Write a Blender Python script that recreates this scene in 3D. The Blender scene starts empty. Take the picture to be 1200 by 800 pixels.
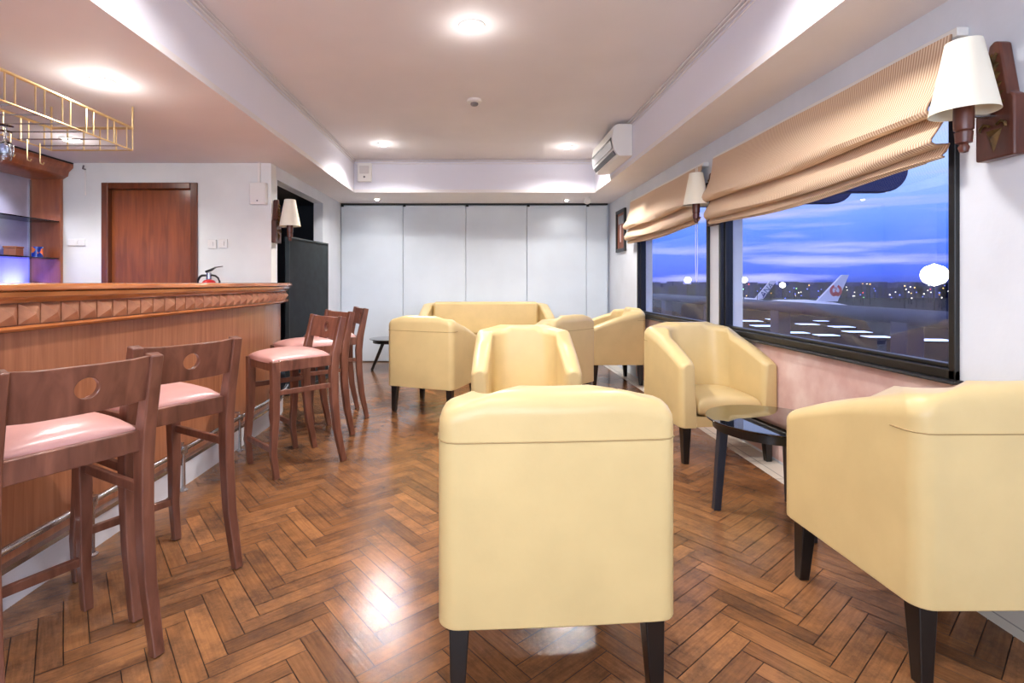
import bpy, bmesh, math, random
from mathutils import Vector, Matrix
random.seed(7)
C = bpy.context.scene.collection
PI = math.pi

# ------------------------------------------------------------------ camera, world, exposure
H = 1.15
cd = bpy.data.cameras.new('camera'); cam = bpy.data.objects.new('camera', cd); C.objects.link(cam)
cam.location = (0, 0, H); cam.rotation_euler = (PI/2, 0, 0)
cd.sensor_width = 36; cd.lens = 18.0
cd.shift_x = 40/1200; cd.shift_y = -69/1200
cd.clip_start = 0.02; cd.clip_end = 3000
bpy.context.scene.camera = cam
vs = bpy.context.scene.view_settings
vs.view_transform = 'Standard'; vs.look = 'None'; vs.gamma = 1; vs.use_curve_mapping = False
vs.exposure = 0.8

def lin(c):
    return tuple(((v/255)/12.92 if v/255 <= .04045 else ((v/255+.055)/1.055)**2.4) for v in c)
def L4(c): return (*lin(c), 1)

w = bpy.data.worlds.new('dusk_sky'); bpy.context.scene.world = w; w.use_nodes = True
nt = w.node_tree; N = nt.nodes; K = nt.links; N.clear()
wo = N.new('ShaderNodeOutputWorld'); bg = N.new('ShaderNodeBackground')
tc = N.new('ShaderNodeTexCoord'); sx = N.new('ShaderNodeSeparateXYZ'); K.new(tc.outputs['Generated'], sx.inputs[0])
ramp = N.new('ShaderNodeValToRGB'); cr = ramp.color_ramp
mr = N.new('ShaderNodeMapRange'); mr.inputs[1].default_value = -0.05; mr.inputs[2].default_value = 0.25
K.new(sx.outputs[2], mr.inputs[0]); K.new(mr.outputs[0], ramp.inputs[0])
cr.elements[0].position = 0.0; cr.elements[0].color = L4((52, 58, 120))
cr.elements[1].position = 1.0; cr.elements[1].color = L4((176, 192, 236))
for p, c in ((.165, (46, 66, 165)), (.21, (50, 86, 212)), (.30, (70, 106, 230)), (.42, (80, 122, 240)), (.58, (116, 154, 244)), (.75, (160, 188, 246))):
    e = cr.elements.new(p); e.color = L4(c)
mp = N.new('ShaderNodeMapping'); mp.inputs['Scale'].default_value = (2.2, 1.6, 24); mp.inputs['Location'].default_value = (3.1, 1.7, .35)
K.new(tc.outputs['Generated'], mp.inputs[0])
nz = N.new('ShaderNodeTexNoise'); nz.inputs['Scale'].default_value = 1.5; nz.inputs['Detail'].default_value = 5; nz.inputs['Roughness'].default_value = .5
K.new(mp.outputs[0], nz.inputs[0])
cr2 = N.new('ShaderNodeValToRGB'); cr2.color_ramp.elements[0].position = .52; cr2.color_ramp.elements[1].position = .66
K.new(nz.outputs[0], cr2.inputs[0])
mf = N.new('ShaderNodeMath'); mf.operation = 'MULTIPLY'; mf.inputs[1].default_value = .8
K.new(cr2.outputs[0], mf.inputs[0])
mx = N.new('ShaderNodeMix'); mx.data_type = 'RGBA'; mx.inputs['B'].default_value = L4((178, 180, 240))
K.new(mf.outputs[0], mx.inputs[0]); K.new(ramp.outputs[0], mx.inputs['A'])
K.new(mx.outputs['Result'], bg.inputs[0]); bg.inputs[1].default_value = 1.0
K.new(bg.outputs[0], wo.inputs[0])

# ------------------------------------------------------------------ materials
MATS = {}
def new_mat(name):
    m = bpy.data.materials.new(name); m.use_nodes = True
    return m, m.node_tree.nodes, m.node_tree.links, m.node_tree.nodes['Principled BSDF']
def mat(name, col, rough=.5, metal=0, noise=0, nscale=8, col2=None, bump=0, bscale=60, coat=0, spec=.5, sheen=0):
    """plain surface with a procedural mottling of its own colour and a fine bump"""
    if name in MATS: return MATS[name]
    m, n, k, b = new_mat(name)
    b.inputs['Base Color'].default_value = L4(col); b.inputs['Roughness'].default_value = rough
    b.inputs['Metallic'].default_value = metal; b.inputs['Coat Weight'].default_value = coat
    b.inputs['Specular IOR Level'].default_value = spec
    t = n.new('ShaderNodeTexCoord')
    if noise or col2:
        z = n.new('ShaderNodeTexNoise'); z.inputs['Scale'].default_value = nscale; z.inputs['Detail'].default_value = 6
        k.new(t.outputs['Object'], z.inputs[0])
        x = n.new('ShaderNodeMix'); x.data_type = 'RGBA'
        c2 = col2 or tuple(max(0, v*(1-noise)) for v in col)
        x.inputs['A'].default_value = L4(col); x.inputs['B'].default_value = L4(c2)
        r = n.new('ShaderNodeMapRange'); r.inputs[1].default_value = .35; r.inputs[2].default_value = .68
        k.new(z.outputs[0], r.inputs[0]); k.new(r.outputs[0], x.inputs[0]); k.new(x.outputs['Result'], b.inputs['Base Color'])
    if bump:
        z = n.new('ShaderNodeTexNoise'); z.inputs['Scale'].default_value = bscale; z.inputs['Detail'].default_value = 4
        k.new(t.outputs['Object'], z.inputs[0])
        bp = n.new('ShaderNodeBump'); bp.inputs['Strength'].default_value = bump; bp.inputs['Distance'].default_value = .01
        k.new(z.outputs[0], bp.inputs['Height']); k.new(bp.outputs[0], b.inputs['Normal'])
    MATS[name] = m; return m
def wood(name, c1, c2, rough=.3, scale=(1, 1, 12), dens=3, coat=.2, bump=.08):
    """grain: noise stretched along one axis"""
    if name in MATS: return MATS[name]
    m, n, k, b = new_mat(name)
    t = n.new('ShaderNodeTexCoord'); p = n.new('ShaderNodeMapping'); p.inputs['Scale'].default_value = scale
    k.new(t.outputs['Object'], p.inputs[0])
    z = n.new('ShaderNodeTexNoise'); z.inputs['Scale'].default_value = dens; z.inputs['Detail'].default_value = 8; z.inputs['Distortion'].default_value = .6
    k.new(p.outputs[0], z.inputs[0])
    r = n.new('ShaderNodeValToRGB'); r.color_ramp.elements[0].position = .3; r.color_ramp.elements[1].position = .7
    r.color_ramp.elements[0].color = L4(c1); r.color_ramp.elements[1].color = L4(c2)
    k.new(z.outputs[0], r.inputs[0]); k.new(r.outputs[0], b.inputs['Base Color'])
    bp = n.new('ShaderNodeBump'); bp.inputs['Strength'].default_value = bump; bp.inputs['Distance'].default_value = .004
    k.new(z.outputs[0], bp.inputs['Height']); k.new(bp.outputs[0], b.inputs['Normal'])
    b.inputs['Roughness'].default_value = rough; b.inputs['Coat Weight'].default_value = coat; b.inputs['Coat Roughness'].default_value = .15
    MATS[name] = m; return m
def emit(name, col, strength):
    if name in MATS: return MATS[name]
    m, n, k, b = new_mat(name)
    b.inputs['Base Color'].default_value = L4(col); b.inputs['Emission Color'].default_value = L4(col); b.inputs['Emission Strength'].default_value = strength
    MATS[name] = m; return m
def pane(name, tint=(255, 255, 255), refl=1.0, ior=1.5):
    m, n, k, b = new_mat(name); n.remove(b)
    o = n['Material Output']; t = n.new('ShaderNodeBsdfTransparent'); t.inputs[0].default_value = L4(tint)
    g = n.new('ShaderNodeBsdfGlossy'); g.inputs['Roughness'].default_value = .01
    f = n.new('ShaderNodeFresnel'); f.inputs[0].default_value = ior
    q = n.new('ShaderNodeMath'); q.operation = 'MULTIPLY'; q.inputs[1].default_value = refl; k.new(f.outputs[0], q.inputs[0])
    x = n.new('ShaderNodeMixShader'); k.new(q.outputs[0], x.inputs[0]); k.new(t.outputs[0], x.inputs[1]); k.new(g.outputs[0], x.inputs[2])
    k.new(x.outputs[0], o.inputs[0]); MATS[name] = m; return m

M_wall = mat('wall_paint', (236, 238, 236), .6, noise=.03, nscale=3, bump=.05, bscale=40)
M_wallr = mat('wall_paint_right', (222, 227, 236), .6, noise=.04, nscale=3, bump=.08, bscale=30)
M_ceil = mat('ceiling_paint', (234, 230, 232), .7, noise=.02, nscale=2)
M_cove = mat('cove_paint', (230, 230, 242), .7)
M_pink = mat('pink_marble', (232, 206, 198), .45, nscale=5, col2=(206, 164, 156), bump=.05)
M_part = mat('partition_paint', (216, 226, 236), .45, noise=.03, nscale=2)
M_dark = mat('unlit_room_shade', (70, 74, 84), .8)  # darkness of the unlit room carried by the base colour
M_black = mat('black_frame', (24, 22, 22), .35, noise=.2)
M_leather = mat('cream_leather', (218, 192, 136), .36, noise=.04, nscale=5, bump=.12, bscale=14, spec=.45)
M_seam = mat('leather_stitching', (168, 140, 92), .7)
M_blackwood = mat('black_lacquered_wood', (20, 18, 18), .3, noise=.2, coat=.3)
M_blueblack = mat('slate_black_wood', (40, 46, 58), .35, noise=.15, coat=.2)
M_stool = wood('stool_wood', (88, 50, 38), (132, 84, 66), .32, (6, 6, 1), 4)
M_bar = wood('bar_panel_wood', (146, 88, 58), (176, 116, 82), .35, (14, 14, .8), 3, coat=.3)
M_bartop = wood('bar_top_wood', (146, 82, 42), (190, 116, 62), .22, (8, 1, 8), 3, coat=.5)
M_frieze = wood('carved_frieze_wood', (160, 104, 74), (196, 140, 104), .38, (3, 3, 3), 5)
M_door = wood('door_wood', (116, 56, 22), (150, 78, 34), .28, (8, 8, .7), 3, coat=.4)
M_doorframe = wood('door_frame_wood', (90, 44, 20), (120, 62, 30), .3, (8, 8, 1), 3)
M_cab = wood('cabinet_wood', (140, 72, 40), (172, 98, 58), .3, (6, 6, 1), 3, coat=.3)
M_carved = wood('carved_teak', (70, 34, 24), (108, 58, 42), .35, (6, 6, 1), 4)
M_gold = mat('worn_gilding', (120, 88, 44), .45, metal=.4, noise=.5, nscale=40)
M_brass = mat('polished_brass', (244, 222, 168), .28, metal=1)
M_steel = mat('brushed_steel', (188, 190, 196), .25, metal=1)
M_seatfab = mat('salmon_vinyl', (218, 164, 156), .3, noise=.06, nscale=6, bump=.04, spec=.6, coat=.15)
M_white = mat('white_plastic', (236, 234, 230), .4)
M_grey = mat('grey_plastic', (120, 116, 120), .45)
M_plinth = mat('white_tile', (226, 228, 236), .35, noise=.05, nscale=3)
M_glass = pane('clear_glass', (250, 251, 255), .16, 1.4)
M_shelf = pane('shelf_glass', (150, 170, 170), 1, 1.5)
M_tglass = pane('smoked_table_glass', (150, 156, 140), 1.5, 1.8)
M_lampon = emit('lit_lamp', (255, 248, 236), 14)
M_strip = emit('cove_strip_light', (255, 236, 190), 7)
M_glow = emit('flood_lamp', (255, 244, 220), 18)

def shade_mat():
    m, n, k, b = new_mat('linen_shade')
    b.inputs['Base Color'].default_value = L4((246, 240, 222)); b.inputs['Roughness'].default_value = .8
    b.inputs['Subsurface Weight'].default_value = .0
    b.inputs['Emission Color'].default_value = L4((255, 240, 214)); b.inputs['Emission Strength'].default_value = .0
    t = n.new('ShaderNodeTexCoord'); z = n.new('ShaderNodeTexNoise'); z.inputs['Scale'].default_value = 220
    k.new(t.outputs['Object'], z.inputs[0]); bp = n.new('ShaderNodeBump'); bp.inputs['Strength'].default_value = .1; bp.inputs['Distance'].default_value = .002
    k.new(z.outputs[0], bp.inputs['Height']); k.new(bp.outputs[0], b.inputs['Normal'])
    return m
M_shade = shade_mat()

def stripe_mat():
    m, n, k, b = new_mat('striped_blind_fabric')
    t = n.new('ShaderNodeTexCoord'); s = n.new('ShaderNodeSeparateXYZ'); k.new(t.outputs['Object'], s.inputs[0])
    q = n.new('ShaderNodeMath'); q.operation = 'MULTIPLY'; q.inputs[1].default_value = 2*PI/.0135; k.new(s.outputs[1], q.inputs[0])
    z = n.new('ShaderNodeMath'); z.operation = 'SINE'; k.new(q.outputs[0], z.inputs[0])
    r = n.new('ShaderNodeMapRange'); r.inputs[1].default_value = -.5; r.inputs[2].default_value = .5; k.new(z.outputs[0], r.inputs[0])
    x = n.new('ShaderNodeMix'); x.data_type = 'RGBA'; x.inputs['A'].default_value = L4((196, 158, 130)); x.inputs['B'].default_value = L4((236, 214, 184))
    k.new(r.outputs[0], x.inputs[0]); k.new(x.outputs['Result'], b.inputs['Base Color'])
    b.inputs['Roughness'].default_value = .75
    return m
M_blind = stripe_mat()

def plank_mat():
    m, n, k, b = new_mat('herringbone_parquet')
    at = n.new('ShaderNodeAttribute'); at.attribute_name = 'tone'
    uv = n.new('ShaderNodeUVMap'); uv.uv_map = 'UVMap'
    p = n.new('ShaderNodeMapping'); p.inputs['Scale'].default_value = (5, 70, 1); k.new(uv.outputs[0], p.inputs[0])
    z = n.new('ShaderNodeTexNoise'); z.inputs['Scale'].default_value = 1.6; z.inputs['Detail'].default_value = 8; z.inputs['Distortion'].default_value = .5
    k.new(p.outputs[0], z.inputs[0])
    r = n.new('ShaderNodeValToRGB'); r.color_ramp.elements[0].color = L4((64, 40, 28)); r.color_ramp.elements[1].color = L4((190, 132, 84))
    r.color_ramp.elements[0].position = .0; r.color_ramp.elements[1].position = 1
    a = n.new('ShaderNodeMath'); a.operation = 'MULTIPLY_ADD'; a.inputs[1].default_value = .5; k.new(z.outputs[0], a.inputs[0])
    k.new(at.outputs['Fac'], a.inputs[2]); k.new(a.outputs[0], r.inputs[0])
    # worn, greyed patches
    t = n.new('ShaderNodeTexCoord'); z2 = n.new('ShaderNodeTexNoise'); z2.inputs['Scale'].default_value = 3.4; z2.inputs['Detail'].default_value = 9
    z2.inputs['Roughness'].default_value = .78; k.new(t.outputs['Object'], z2.inputs[0])
    mrr = n.new('ShaderNodeMapRange'); mrr.inputs[1].default_value = .44; mrr.inputs[2].default_value = .66; mrr.inputs[4].default_value = .8; k.new(z2.outputs[0], mrr.inputs[0])
    x = n.new('ShaderNodeMix'); x.data_type = 'RGBA'; x.inputs['B'].default_value = L4((70, 54, 46))
    k.new(mrr.outputs[0], x.inputs[0]); k.new(r.outputs[0], x.inputs['A']); k.new(x.outputs['Result'], b.inputs['Base Color'])
    rr = n.new('ShaderNodeMapRange'); rr.inputs[3].default_value = .04; rr.inputs[4].default_value = .26; k.new(z2.outputs[0], rr.inputs[0]); k.new(rr.outputs[0], b.inputs['Roughness'])
    z3 = n.new('ShaderNodeTexNoise'); z3.inputs['Scale'].default_value = 40; z3.inputs['Detail'].default_value = 8; z3.inputs['Roughness'].default_value = .7; k.new(t.outputs['Object'], z3.inputs[0])
    bp = n.new('ShaderNodeBump'); bp.inputs['Strength'].default_value = .22; bp.inputs['Distance'].default_value = .003
    k.new(z3.outputs[0], bp.inputs['Height'])
    bp2 = n.new('ShaderNodeBump'); bp2.inputs['Strength'].default_value = .12; bp2.inputs['Distance'].default_value = .003
    k.new(z.outputs[0], bp2.inputs['Height']); k.new(bp.outputs[0], bp2.inputs['Normal']); k.new(bp2.outputs[0], b.inputs['Normal'])
    return m
M_plank = plank_mat()
M_gap = mat('parquet_joint', (44, 26, 18), .7)

def tile_mat(name, size, c, cj):
    m, n, k, b = new_mat(name)
    t = n.new('ShaderNodeTexCoord'); br = n.new('ShaderNodeTexBrick'); br.offset = 0
    br.inputs['Color1'].default_value = L4(c); br.inputs['Color2'].default_value = L4(tuple(v*.95 for v in c)); br.inputs['Mortar'].default_value = L4(cj)
    br.inputs['Scale'].default_value = 1; br.inputs['Brick Width'].default_value = size; br.inputs['Row Height'].default_value = size; br.inputs['Mortar Size'].default_value = .004
    k.new(t.outputs['Object'], br.inputs[0]); k.new(br.outputs[0], b.inputs['Base Color']); b.inputs['Roughness'].default_value = .3
    return m
M_tile = tile_mat('cream_floor_tile', .30, (222, 216, 204), (150, 146, 140))

# ------------------------------------------------------------------ geometry helpers
class MB:
    def __init__(s): s.b = bmesh.new()
    def faces(s, vs, fs, mi=0):
        v = [s.b.verts.new(p) for p in vs]
        out = []
        for f in fs:
            try:
                q = s.b.faces.new([v[i] for i in f]); q.material_index = mi; out.append(q)
            except ValueError: pass
        return out
    def box(s, x0, x1, y0, y1, z0, z1, mi=0):
        P = [(x, y, z) for x in (x0, x1) for y in (y0, y1) for z in (z0, z1)]
        s.faces(P, [(0, 1, 3, 2), (4, 6, 7, 5), (0, 4, 5, 1), (2, 3, 7, 6), (0, 2, 6, 4), (1, 5, 7, 3)], mi); return s
    def prism(s, pts, a, b, axis='y', mi=0):
        """polygon pts in the plane across axis, extruded from a to b"""
        def f(p, t): return {'y': (p[0], t, p[1]), 'x': (t, p[0], p[1]), 'z': (p[0], p[1], t)}[axis]
        n = len(pts); vs = [f(p, a) for p in pts]+[f(p, b) for p in pts]
        s.faces(vs, [tuple(range(n))[::-1], tuple(range(n, 2*n))]+[(i, (i+1) % n, n+(i+1) % n, n+i) for i in range(n)], mi); return s
    def lathe(s, prof, c=(0, 0, 0), n=24, axis='z', mi=0):
        c = Vector(c); rows = []
        for r, z in prof:
            row = []
            for i in range(n):
                a = 2*PI*i/n; q = (r*math.cos(a), r*math.sin(a), z)
                if axis == 'x': q = (z, r*math.cos(a), r*math.sin(a))
                if axis == 'y': q = (r*math.cos(a), z, r*math.sin(a))
                row.append(s.b.verts.new(c+Vector(q)))
            rows.append(row)
        for A, B in zip(rows, rows[1:]):
            for i in range(n):
                try: s.b.faces.new((A[i], A[(i+1) % n], B[(i+1) % n], B[i])).material_index = mi
                except ValueError: pass
        if prof[0][0] > 1e-4 and prof[0] != prof[-1]:
            s.b.faces.new(rows[0][::-1]).material_index = mi
        if prof[-1][0] > 1e-4 and prof[0] != prof[-1]:
            s.b.faces.new(rows[-1]).material_index = mi
        return s
    def sweep(s, path, sec, closed=True, up=Vector((0, 0, 1)), mi=0):
        """sec: list of 2D outlines, one per path point (or one for all), swept along a 3D path"""
        P = [Vector(p) for p in path]; rows = []
        for i, p in enumerate(P):
            t = (P[min(i+1, len(P)-1)]-P[max(i-1, 0)]).normalized()
            u = up
            if abs(t.dot(u)) > .97: u = Vector((0, 1, 0))
            a = t.cross(u).normalized(); b_ = a.cross(t).normalized()
            o = sec[i] if isinstance(sec[0][0], (list, tuple)) else sec
            rows.append([s.b.verts.new(p+a*q[0]+b_*q[1]) for q in o])
        n = len(rows[0])
        for A, B in zip(rows, rows[1:]):
            for i in range(n):
                try: s.b.faces.new((A[i], A[(i+1) % n], B[(i+1) % n], B[i])).material_index = mi
                except ValueError: pass
        s.b.faces.new(rows[0][::-1]).material_index = mi; s.b.faces.new(rows[-1]).material_index = mi
        return s
    def tube(s, path, r, n=8, mi=0):
        return s.sweep(path, [(r*math.cos(2*PI*i/n), r*math.sin(2*PI*i/n)) for i in range(n)], mi=mi)
    def bar(s, path, w, d, mi=0):
        """rectangular member; w, d scalars or per-point lists"""
        k = len(path); W = w if isinstance(w, list) else [w]*k; D = d if isinstance(d, list) else [d]*k
        return s.sweep(path, [[(-a/2, -b/2), (a/2, -b/2), (a/2, b/2), (-a/2, b/2)] for a, b in zip(W, D)], mi=mi)
    def build(s, name, mats, parent=None, bevel=0, seg=2, smooth=False, angle=35, subsurf=0, solid=0):
        bmesh.ops.recalc_face_normals(s.b, faces=s.b.faces)
        me = bpy.data.meshes.new(name); s.b.to_mesh(me); s.b.free()
        for m in (mats if isinstance(mats, (list, tuple)) else [mats]): me.materials.append(m)
        o = bpy.data.objects.new(name, me); C.objects.link(o)
        if parent: o.parent = parent
        if solid:
            q = o.modifiers.new('solid', 'SOLIDIFY'); q.thickness = solid; q.offset = 0
        if bevel:
            q = o.modifiers.new('bevel', 'BEVEL'); q.width = bevel; q.segments = seg; q.limit_method = 'ANGLE'; q.angle_limit = math.radians(angle)
        if subsurf:
            q = o.modifiers.new('sub', 'SUBSURF'); q.levels = subsurf; q.render_levels = subsurf
        if smooth or bevel:
            for f in me.polygons: f.use_smooth = True
            if not subsurf:
                q = o.modifiers.new('wn', 'WEIGHTED_NORMAL'); q.keep_sharp = True
                me.set_sharp_from_angle(angle=math.radians(50))
        return o
def tag(o, label, cat, group=None, kind=None):
    if label: o['label'] = label
    if cat: o['category'] = cat
    if group: o['group'] = group
    if kind: o['kind'] = kind
    return o
def thing(name, label, cat, loc=(0, 0, 0), rz=0, group=None):
    o = bpy.data.objects.new(name, None); C.objects.link(o); o.location = loc; o.rotation_euler = (0, 0, rz); o.empty_display_size = .1
    return tag(o, label, cat, group)
def struct(o, label=None, cat=None):
    o['kind'] = 'structure'
    if label: o['label'] = label
    if cat: o['category'] = cat
    return o
def dup(root, loc, rz, label, group=None):
    def cp(o, par):
        c = o.copy(); C.objects.link(c); c.parent = par
        for ch in kids[o.name]: cp(ch, c)
        return c
    kids = {}
    def walk(o):
        kids[o.name] = list(o.children)
        for c in o.children: walk(c)
    walk(root)
    r = cp(root, None); r.location = loc; r.rotation_euler = (0, 0, rz); r['label'] = label
    if group: r['group'] = group
    return r
def lamp(name, kind, loc, power, col=(255, 240, 220), size=.05, rot=(0, 0, 0), spot=None, blend=.6, parent=None):
    d = bpy.data.lights.new(name, kind); d.energy = power; d.color = lin(col)
    if kind == 'AREA': d.shape = 'DISK'; d.size = size
    else: d.shadow_soft_size = size
    if kind == 'SPOT': d.spot_size = math.radians(spot or 140); d.spot_blend = blend
    o = bpy.data.objects.new(name, d); C.objects.link(o); o.location = loc; o.rotation_euler = rot
    if parent: o.parent = parent
    return o

# ------------------------------------------------------------------ room dimensions
ZS, ZT = 2.30, 2.72            # soffit and tray ceiling
XL, XR, YB, YR = -4.30, 1.92, 7.50, -1.60
XS, YD = -1.99, 4.93           # side wall by the opening; door wall
TX0, TX1, TY0, TY1 = -1.58, 1.493, -.7, 6.54
PX0, PX1 = -1.66, 1.745        # parquet limits

# ---- floor: herringbone blocks, one mesh
def clip(poly, f):
    out = []
    for i in range(len(poly)):
        a, b = poly[i], poly[(i+1) % len(poly)]; fa, fb = f(a), f(b)
        if fa >= 0: out.append(a)
        if (fa >= 0) != (fb >= 0):
            t = fa/(fa-fb); out.append(tuple(a[j]+(b[j]-a[j])*t for j in range(4)))
    return out
def make_floor():
    me = bpy.data.meshes.new('floor'); bm = bmesh.new(); uvl = bm.loops.layers.uv.new('UVMap'); tl = bm.faces.layers.float.new('tone')
    Wp, n = .066, 5; ang = math.radians(39); ca, sa = math.cos(ang), math.sin(ang); g = .0014
    X0, X1, Y0, Y1 = XL, PX1, YR, YB
    def plank(px, py, lx, ly, horiz):
        cx, cy = px+lx/2, py+ly/2
        wx, wy = cx*ca-cy*sa, cx*sa+cy*ca
        if not (X0-.3 < wx < X1+.3 and Y0-.3 < wy < Y1+.3): return
        ru, rv = random.random()*50, random.random()*50
        P = []
        for x, y in ((px+g, py+g), (px+lx-g, py+g), (px+lx-g, py+ly-g), (px+g, py+ly-g)):
            u, v = (x-px, y-py) if horiz else (y-py, x-px)
            P.append((x*ca-y*sa, x*sa+y*ca, u+ru, v+rv))
        for f in (lambda p: p[0]-X0, lambda p: X1-p[0], lambda p: p[1]-Y0, lambda p: Y1-p[1]):
            P = clip(P, f)
            if len(P) < 3: return
        z = random.uniform(-.0004, .0004)
        fa = bm.faces.new([bm.verts.new((p[0], p[1], z)) for p in P])
        for lp, p in zip(fa.loops, P): lp[uvl].uv = (p[2], p[3])
        t = random.gauss(.20, .08); fa[tl] = max(0, min(.75, t)); fa.material_index = 0
    R = int(11/Wp)
    for j in range(-R, R):
        for i in range(-R, R):
            m = (i-j) % (2*n)
            if m == 0: plank(i*Wp, j*Wp, n*Wp, Wp, True)
            elif m == 2*n-1: plank(i*Wp, j*Wp, Wp, n*Wp, False)
    v = [bm.verts.new(p) for p in ((X0, Y0, -.003), (X1, Y0, -.003), (X1, Y1, -.003), (X0, Y1, -.003))]
    q = bm.faces.new(v); q.material_index = 1
    v = [bm.verts.new(p) for p in ((X0, Y0, -.06), (X1, Y0, -.06), (X1, Y1, -.06), (X0, Y1, -.06))]
    q = bm.faces.new(v); q.material_index = 1
    bmesh.ops.recalc_face_normals(bm, faces=bm.faces)
    for fc in bm.faces:
        if fc.normal.z < 0: fc.normal_flip()
    bm.to_mesh(me); bm.free(); me.materials.append(M_plank); me.materials.append(M_gap)
    o = bpy.data.objects.new('floor', me); C.objects.link(o); struct(o); return o
make_floor()
struct(MB().box(PX1, XR+.05, YR, YB, -.06, 0.0005).build('trim_1', M_tile), 'cream tile border along the window wall')

# ---- ceiling with its raised tray
c = MB()
c.box(XL, TX0, YR, YB, ZS, ZS+.04); c.box(TX1, XR, YR, YB, ZS, ZS+.04)
c.box(TX0, TX1, TY1, YB, ZS, ZS+.04); c.box(TX0, TX1, YR, TY0, ZS, ZS+.04)
c.box(TX0-.06, TX1+.06, TY0-.06, TY1+.06, ZT, ZT+.05)
ceil = struct(c.build('ceiling', M_ceil))
c = MB()
c.box(TX0-.06, TX0, TY0-.06, TY1+.06, ZS+.04, ZT); c.box(TX1, TX1+.06, TY0-.06, TY1+.06, ZS+.04, ZT)
c.box(TX0, TX1, TY1, TY1+.06, ZS+.04, ZT); c.box(TX0, TX1, TY0-.06, TY0, ZS+.04, ZT)
struct(c.build('trim_2', M_cove), 'white upright sides of the raised ceiling tray')
c = MB()   # stepped cornice under the tray ceiling
for k_, (d, z) in enumerate(((.034, .016), (.020, .034), (.008, .06))):
    c.box(TX0, TX0+d, TY0, TY1, ZT-z, ZT-z+.012); c.box(TX1-d, TX1, TY0, TY1, ZT-z, ZT-z+.012)
    c.box(TX0, TX1, TY1-d, TY1, ZT-z, ZT-z+.012)
struct(c.build('trim_3', M_ceil, bevel=.004), 'stepped cornice moulding around the tray ceiling')

# ---- walls
def wall_with_holes(fixed, a0, a1, z0, z1, holes, axis, t):
    """boxes around rectangular holes; fixed..fixed+t is the thickness range"""
    m = MB(); f0, f1 = min(fixed, fixed+t), max(fixed, fixed+t)
    def bx(p, q, r, s_):
        if q-p < 1e-4 or s_-r < 1e-4: return
        if axis == 'x': m.box(p, q, f0, f1, r, s_)
        else: m.box(f0, f1, p, q, r, s_)
    cur = a0
    for h0, h1, hz0, hz1 in sorted(holes):
        bx(cur, h0, z0, z1); bx(h0, h1, z0, hz0); bx(h0, h1, hz1, z1); cur = h1
    bx(cur, a1, z0, z1); return m
WIN = [(2.06, 4.02, .79, 1.98), (4.255, 6.10, .79, 1.98)]
m = wall_with_holes(XR, YR, YB+.2, 0, ZS, WIN, 'y', .16)
struct(m.build('wall_right', M_wallr))
c = MB(); c.box(XR-.006, XR, 1.99, 6.2, .02, .742)
struct(c.build('trim_4', M_pink), 'pale pink stone panel under the windows')
m = wall_with_holes(YD, XL-.1, XS, 0, ZS, [(-3.58, -2.73, 0, 2.08)], 'x', .12); struct(m.build('wall_front', M_wall), 'cream wall behind the bar')
m = wall_with_holes(XS, YD+.12, YB, 0, ZS, [(5.08, 6.58, 0, 2.17)], 'y', -.12)
struct(m.build('wall_side', M_wallr), 'wall with the dark opening')
struct(MB().box(XS-.12, XR+.2, YB, YB+.12, 0, ZS).build('wall_back', M_wallr))
struct(MB().box(XL-.12, XL, YR, YD, 0, ZS).build('wall_left', M_wall))
m = wall_with_holes(YR, XL-.1, XR+.1, 0, ZS, [(-3.2, 1.4, .8, 2.1)], 'x', -.12); struct(m.build('wall_rear', M_wall))  # opening added for the cool light from behind the camera
# unlit room beyond the opening, its shade put into the surface colour
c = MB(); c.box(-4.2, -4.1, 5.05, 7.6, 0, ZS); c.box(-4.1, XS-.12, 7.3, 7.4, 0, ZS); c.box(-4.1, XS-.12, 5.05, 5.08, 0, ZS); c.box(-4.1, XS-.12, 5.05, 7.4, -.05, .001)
struct(c.build('wall_inner', M_dark), 'walls beyond the opening, coloured dark for the unlit room')
c = MB(); c.box(-4.1, XS-.12, 5.05, 7.4, 2.24, 2.26); struct(c.build('trim_5', M_dark), 'ceiling beyond the opening, coloured dark for the unlit room')
struct(MB().box(XS, XR, YB-.018, YB, 0, .07).build('baseboard_back', M_white, bevel=.004))
struct(MB().box(XS, XS+.012, 6.60, YB-.02, 0, .07).build('baseboard_side', M_white, bevel=.003))

# ---- added rear window, unseen behind the camera, to go with the cool fill light
c = MB()
for x0, x1 in ((-3.2, -3.14), (-1.69, -1.61), (-.12, -.04), (1.34, 1.4)): c.box(x0, x1, YR-.1, YR-.03, .8, 2.1)
c.box(-3.2, 1.4, YR-.1, YR-.03, .8, .86); c.box(-3.2, 1.4, YR-.1, YR-.03, 2.04, 2.1)
struct(c.build('window_3', M_black, bevel=.004))

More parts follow.
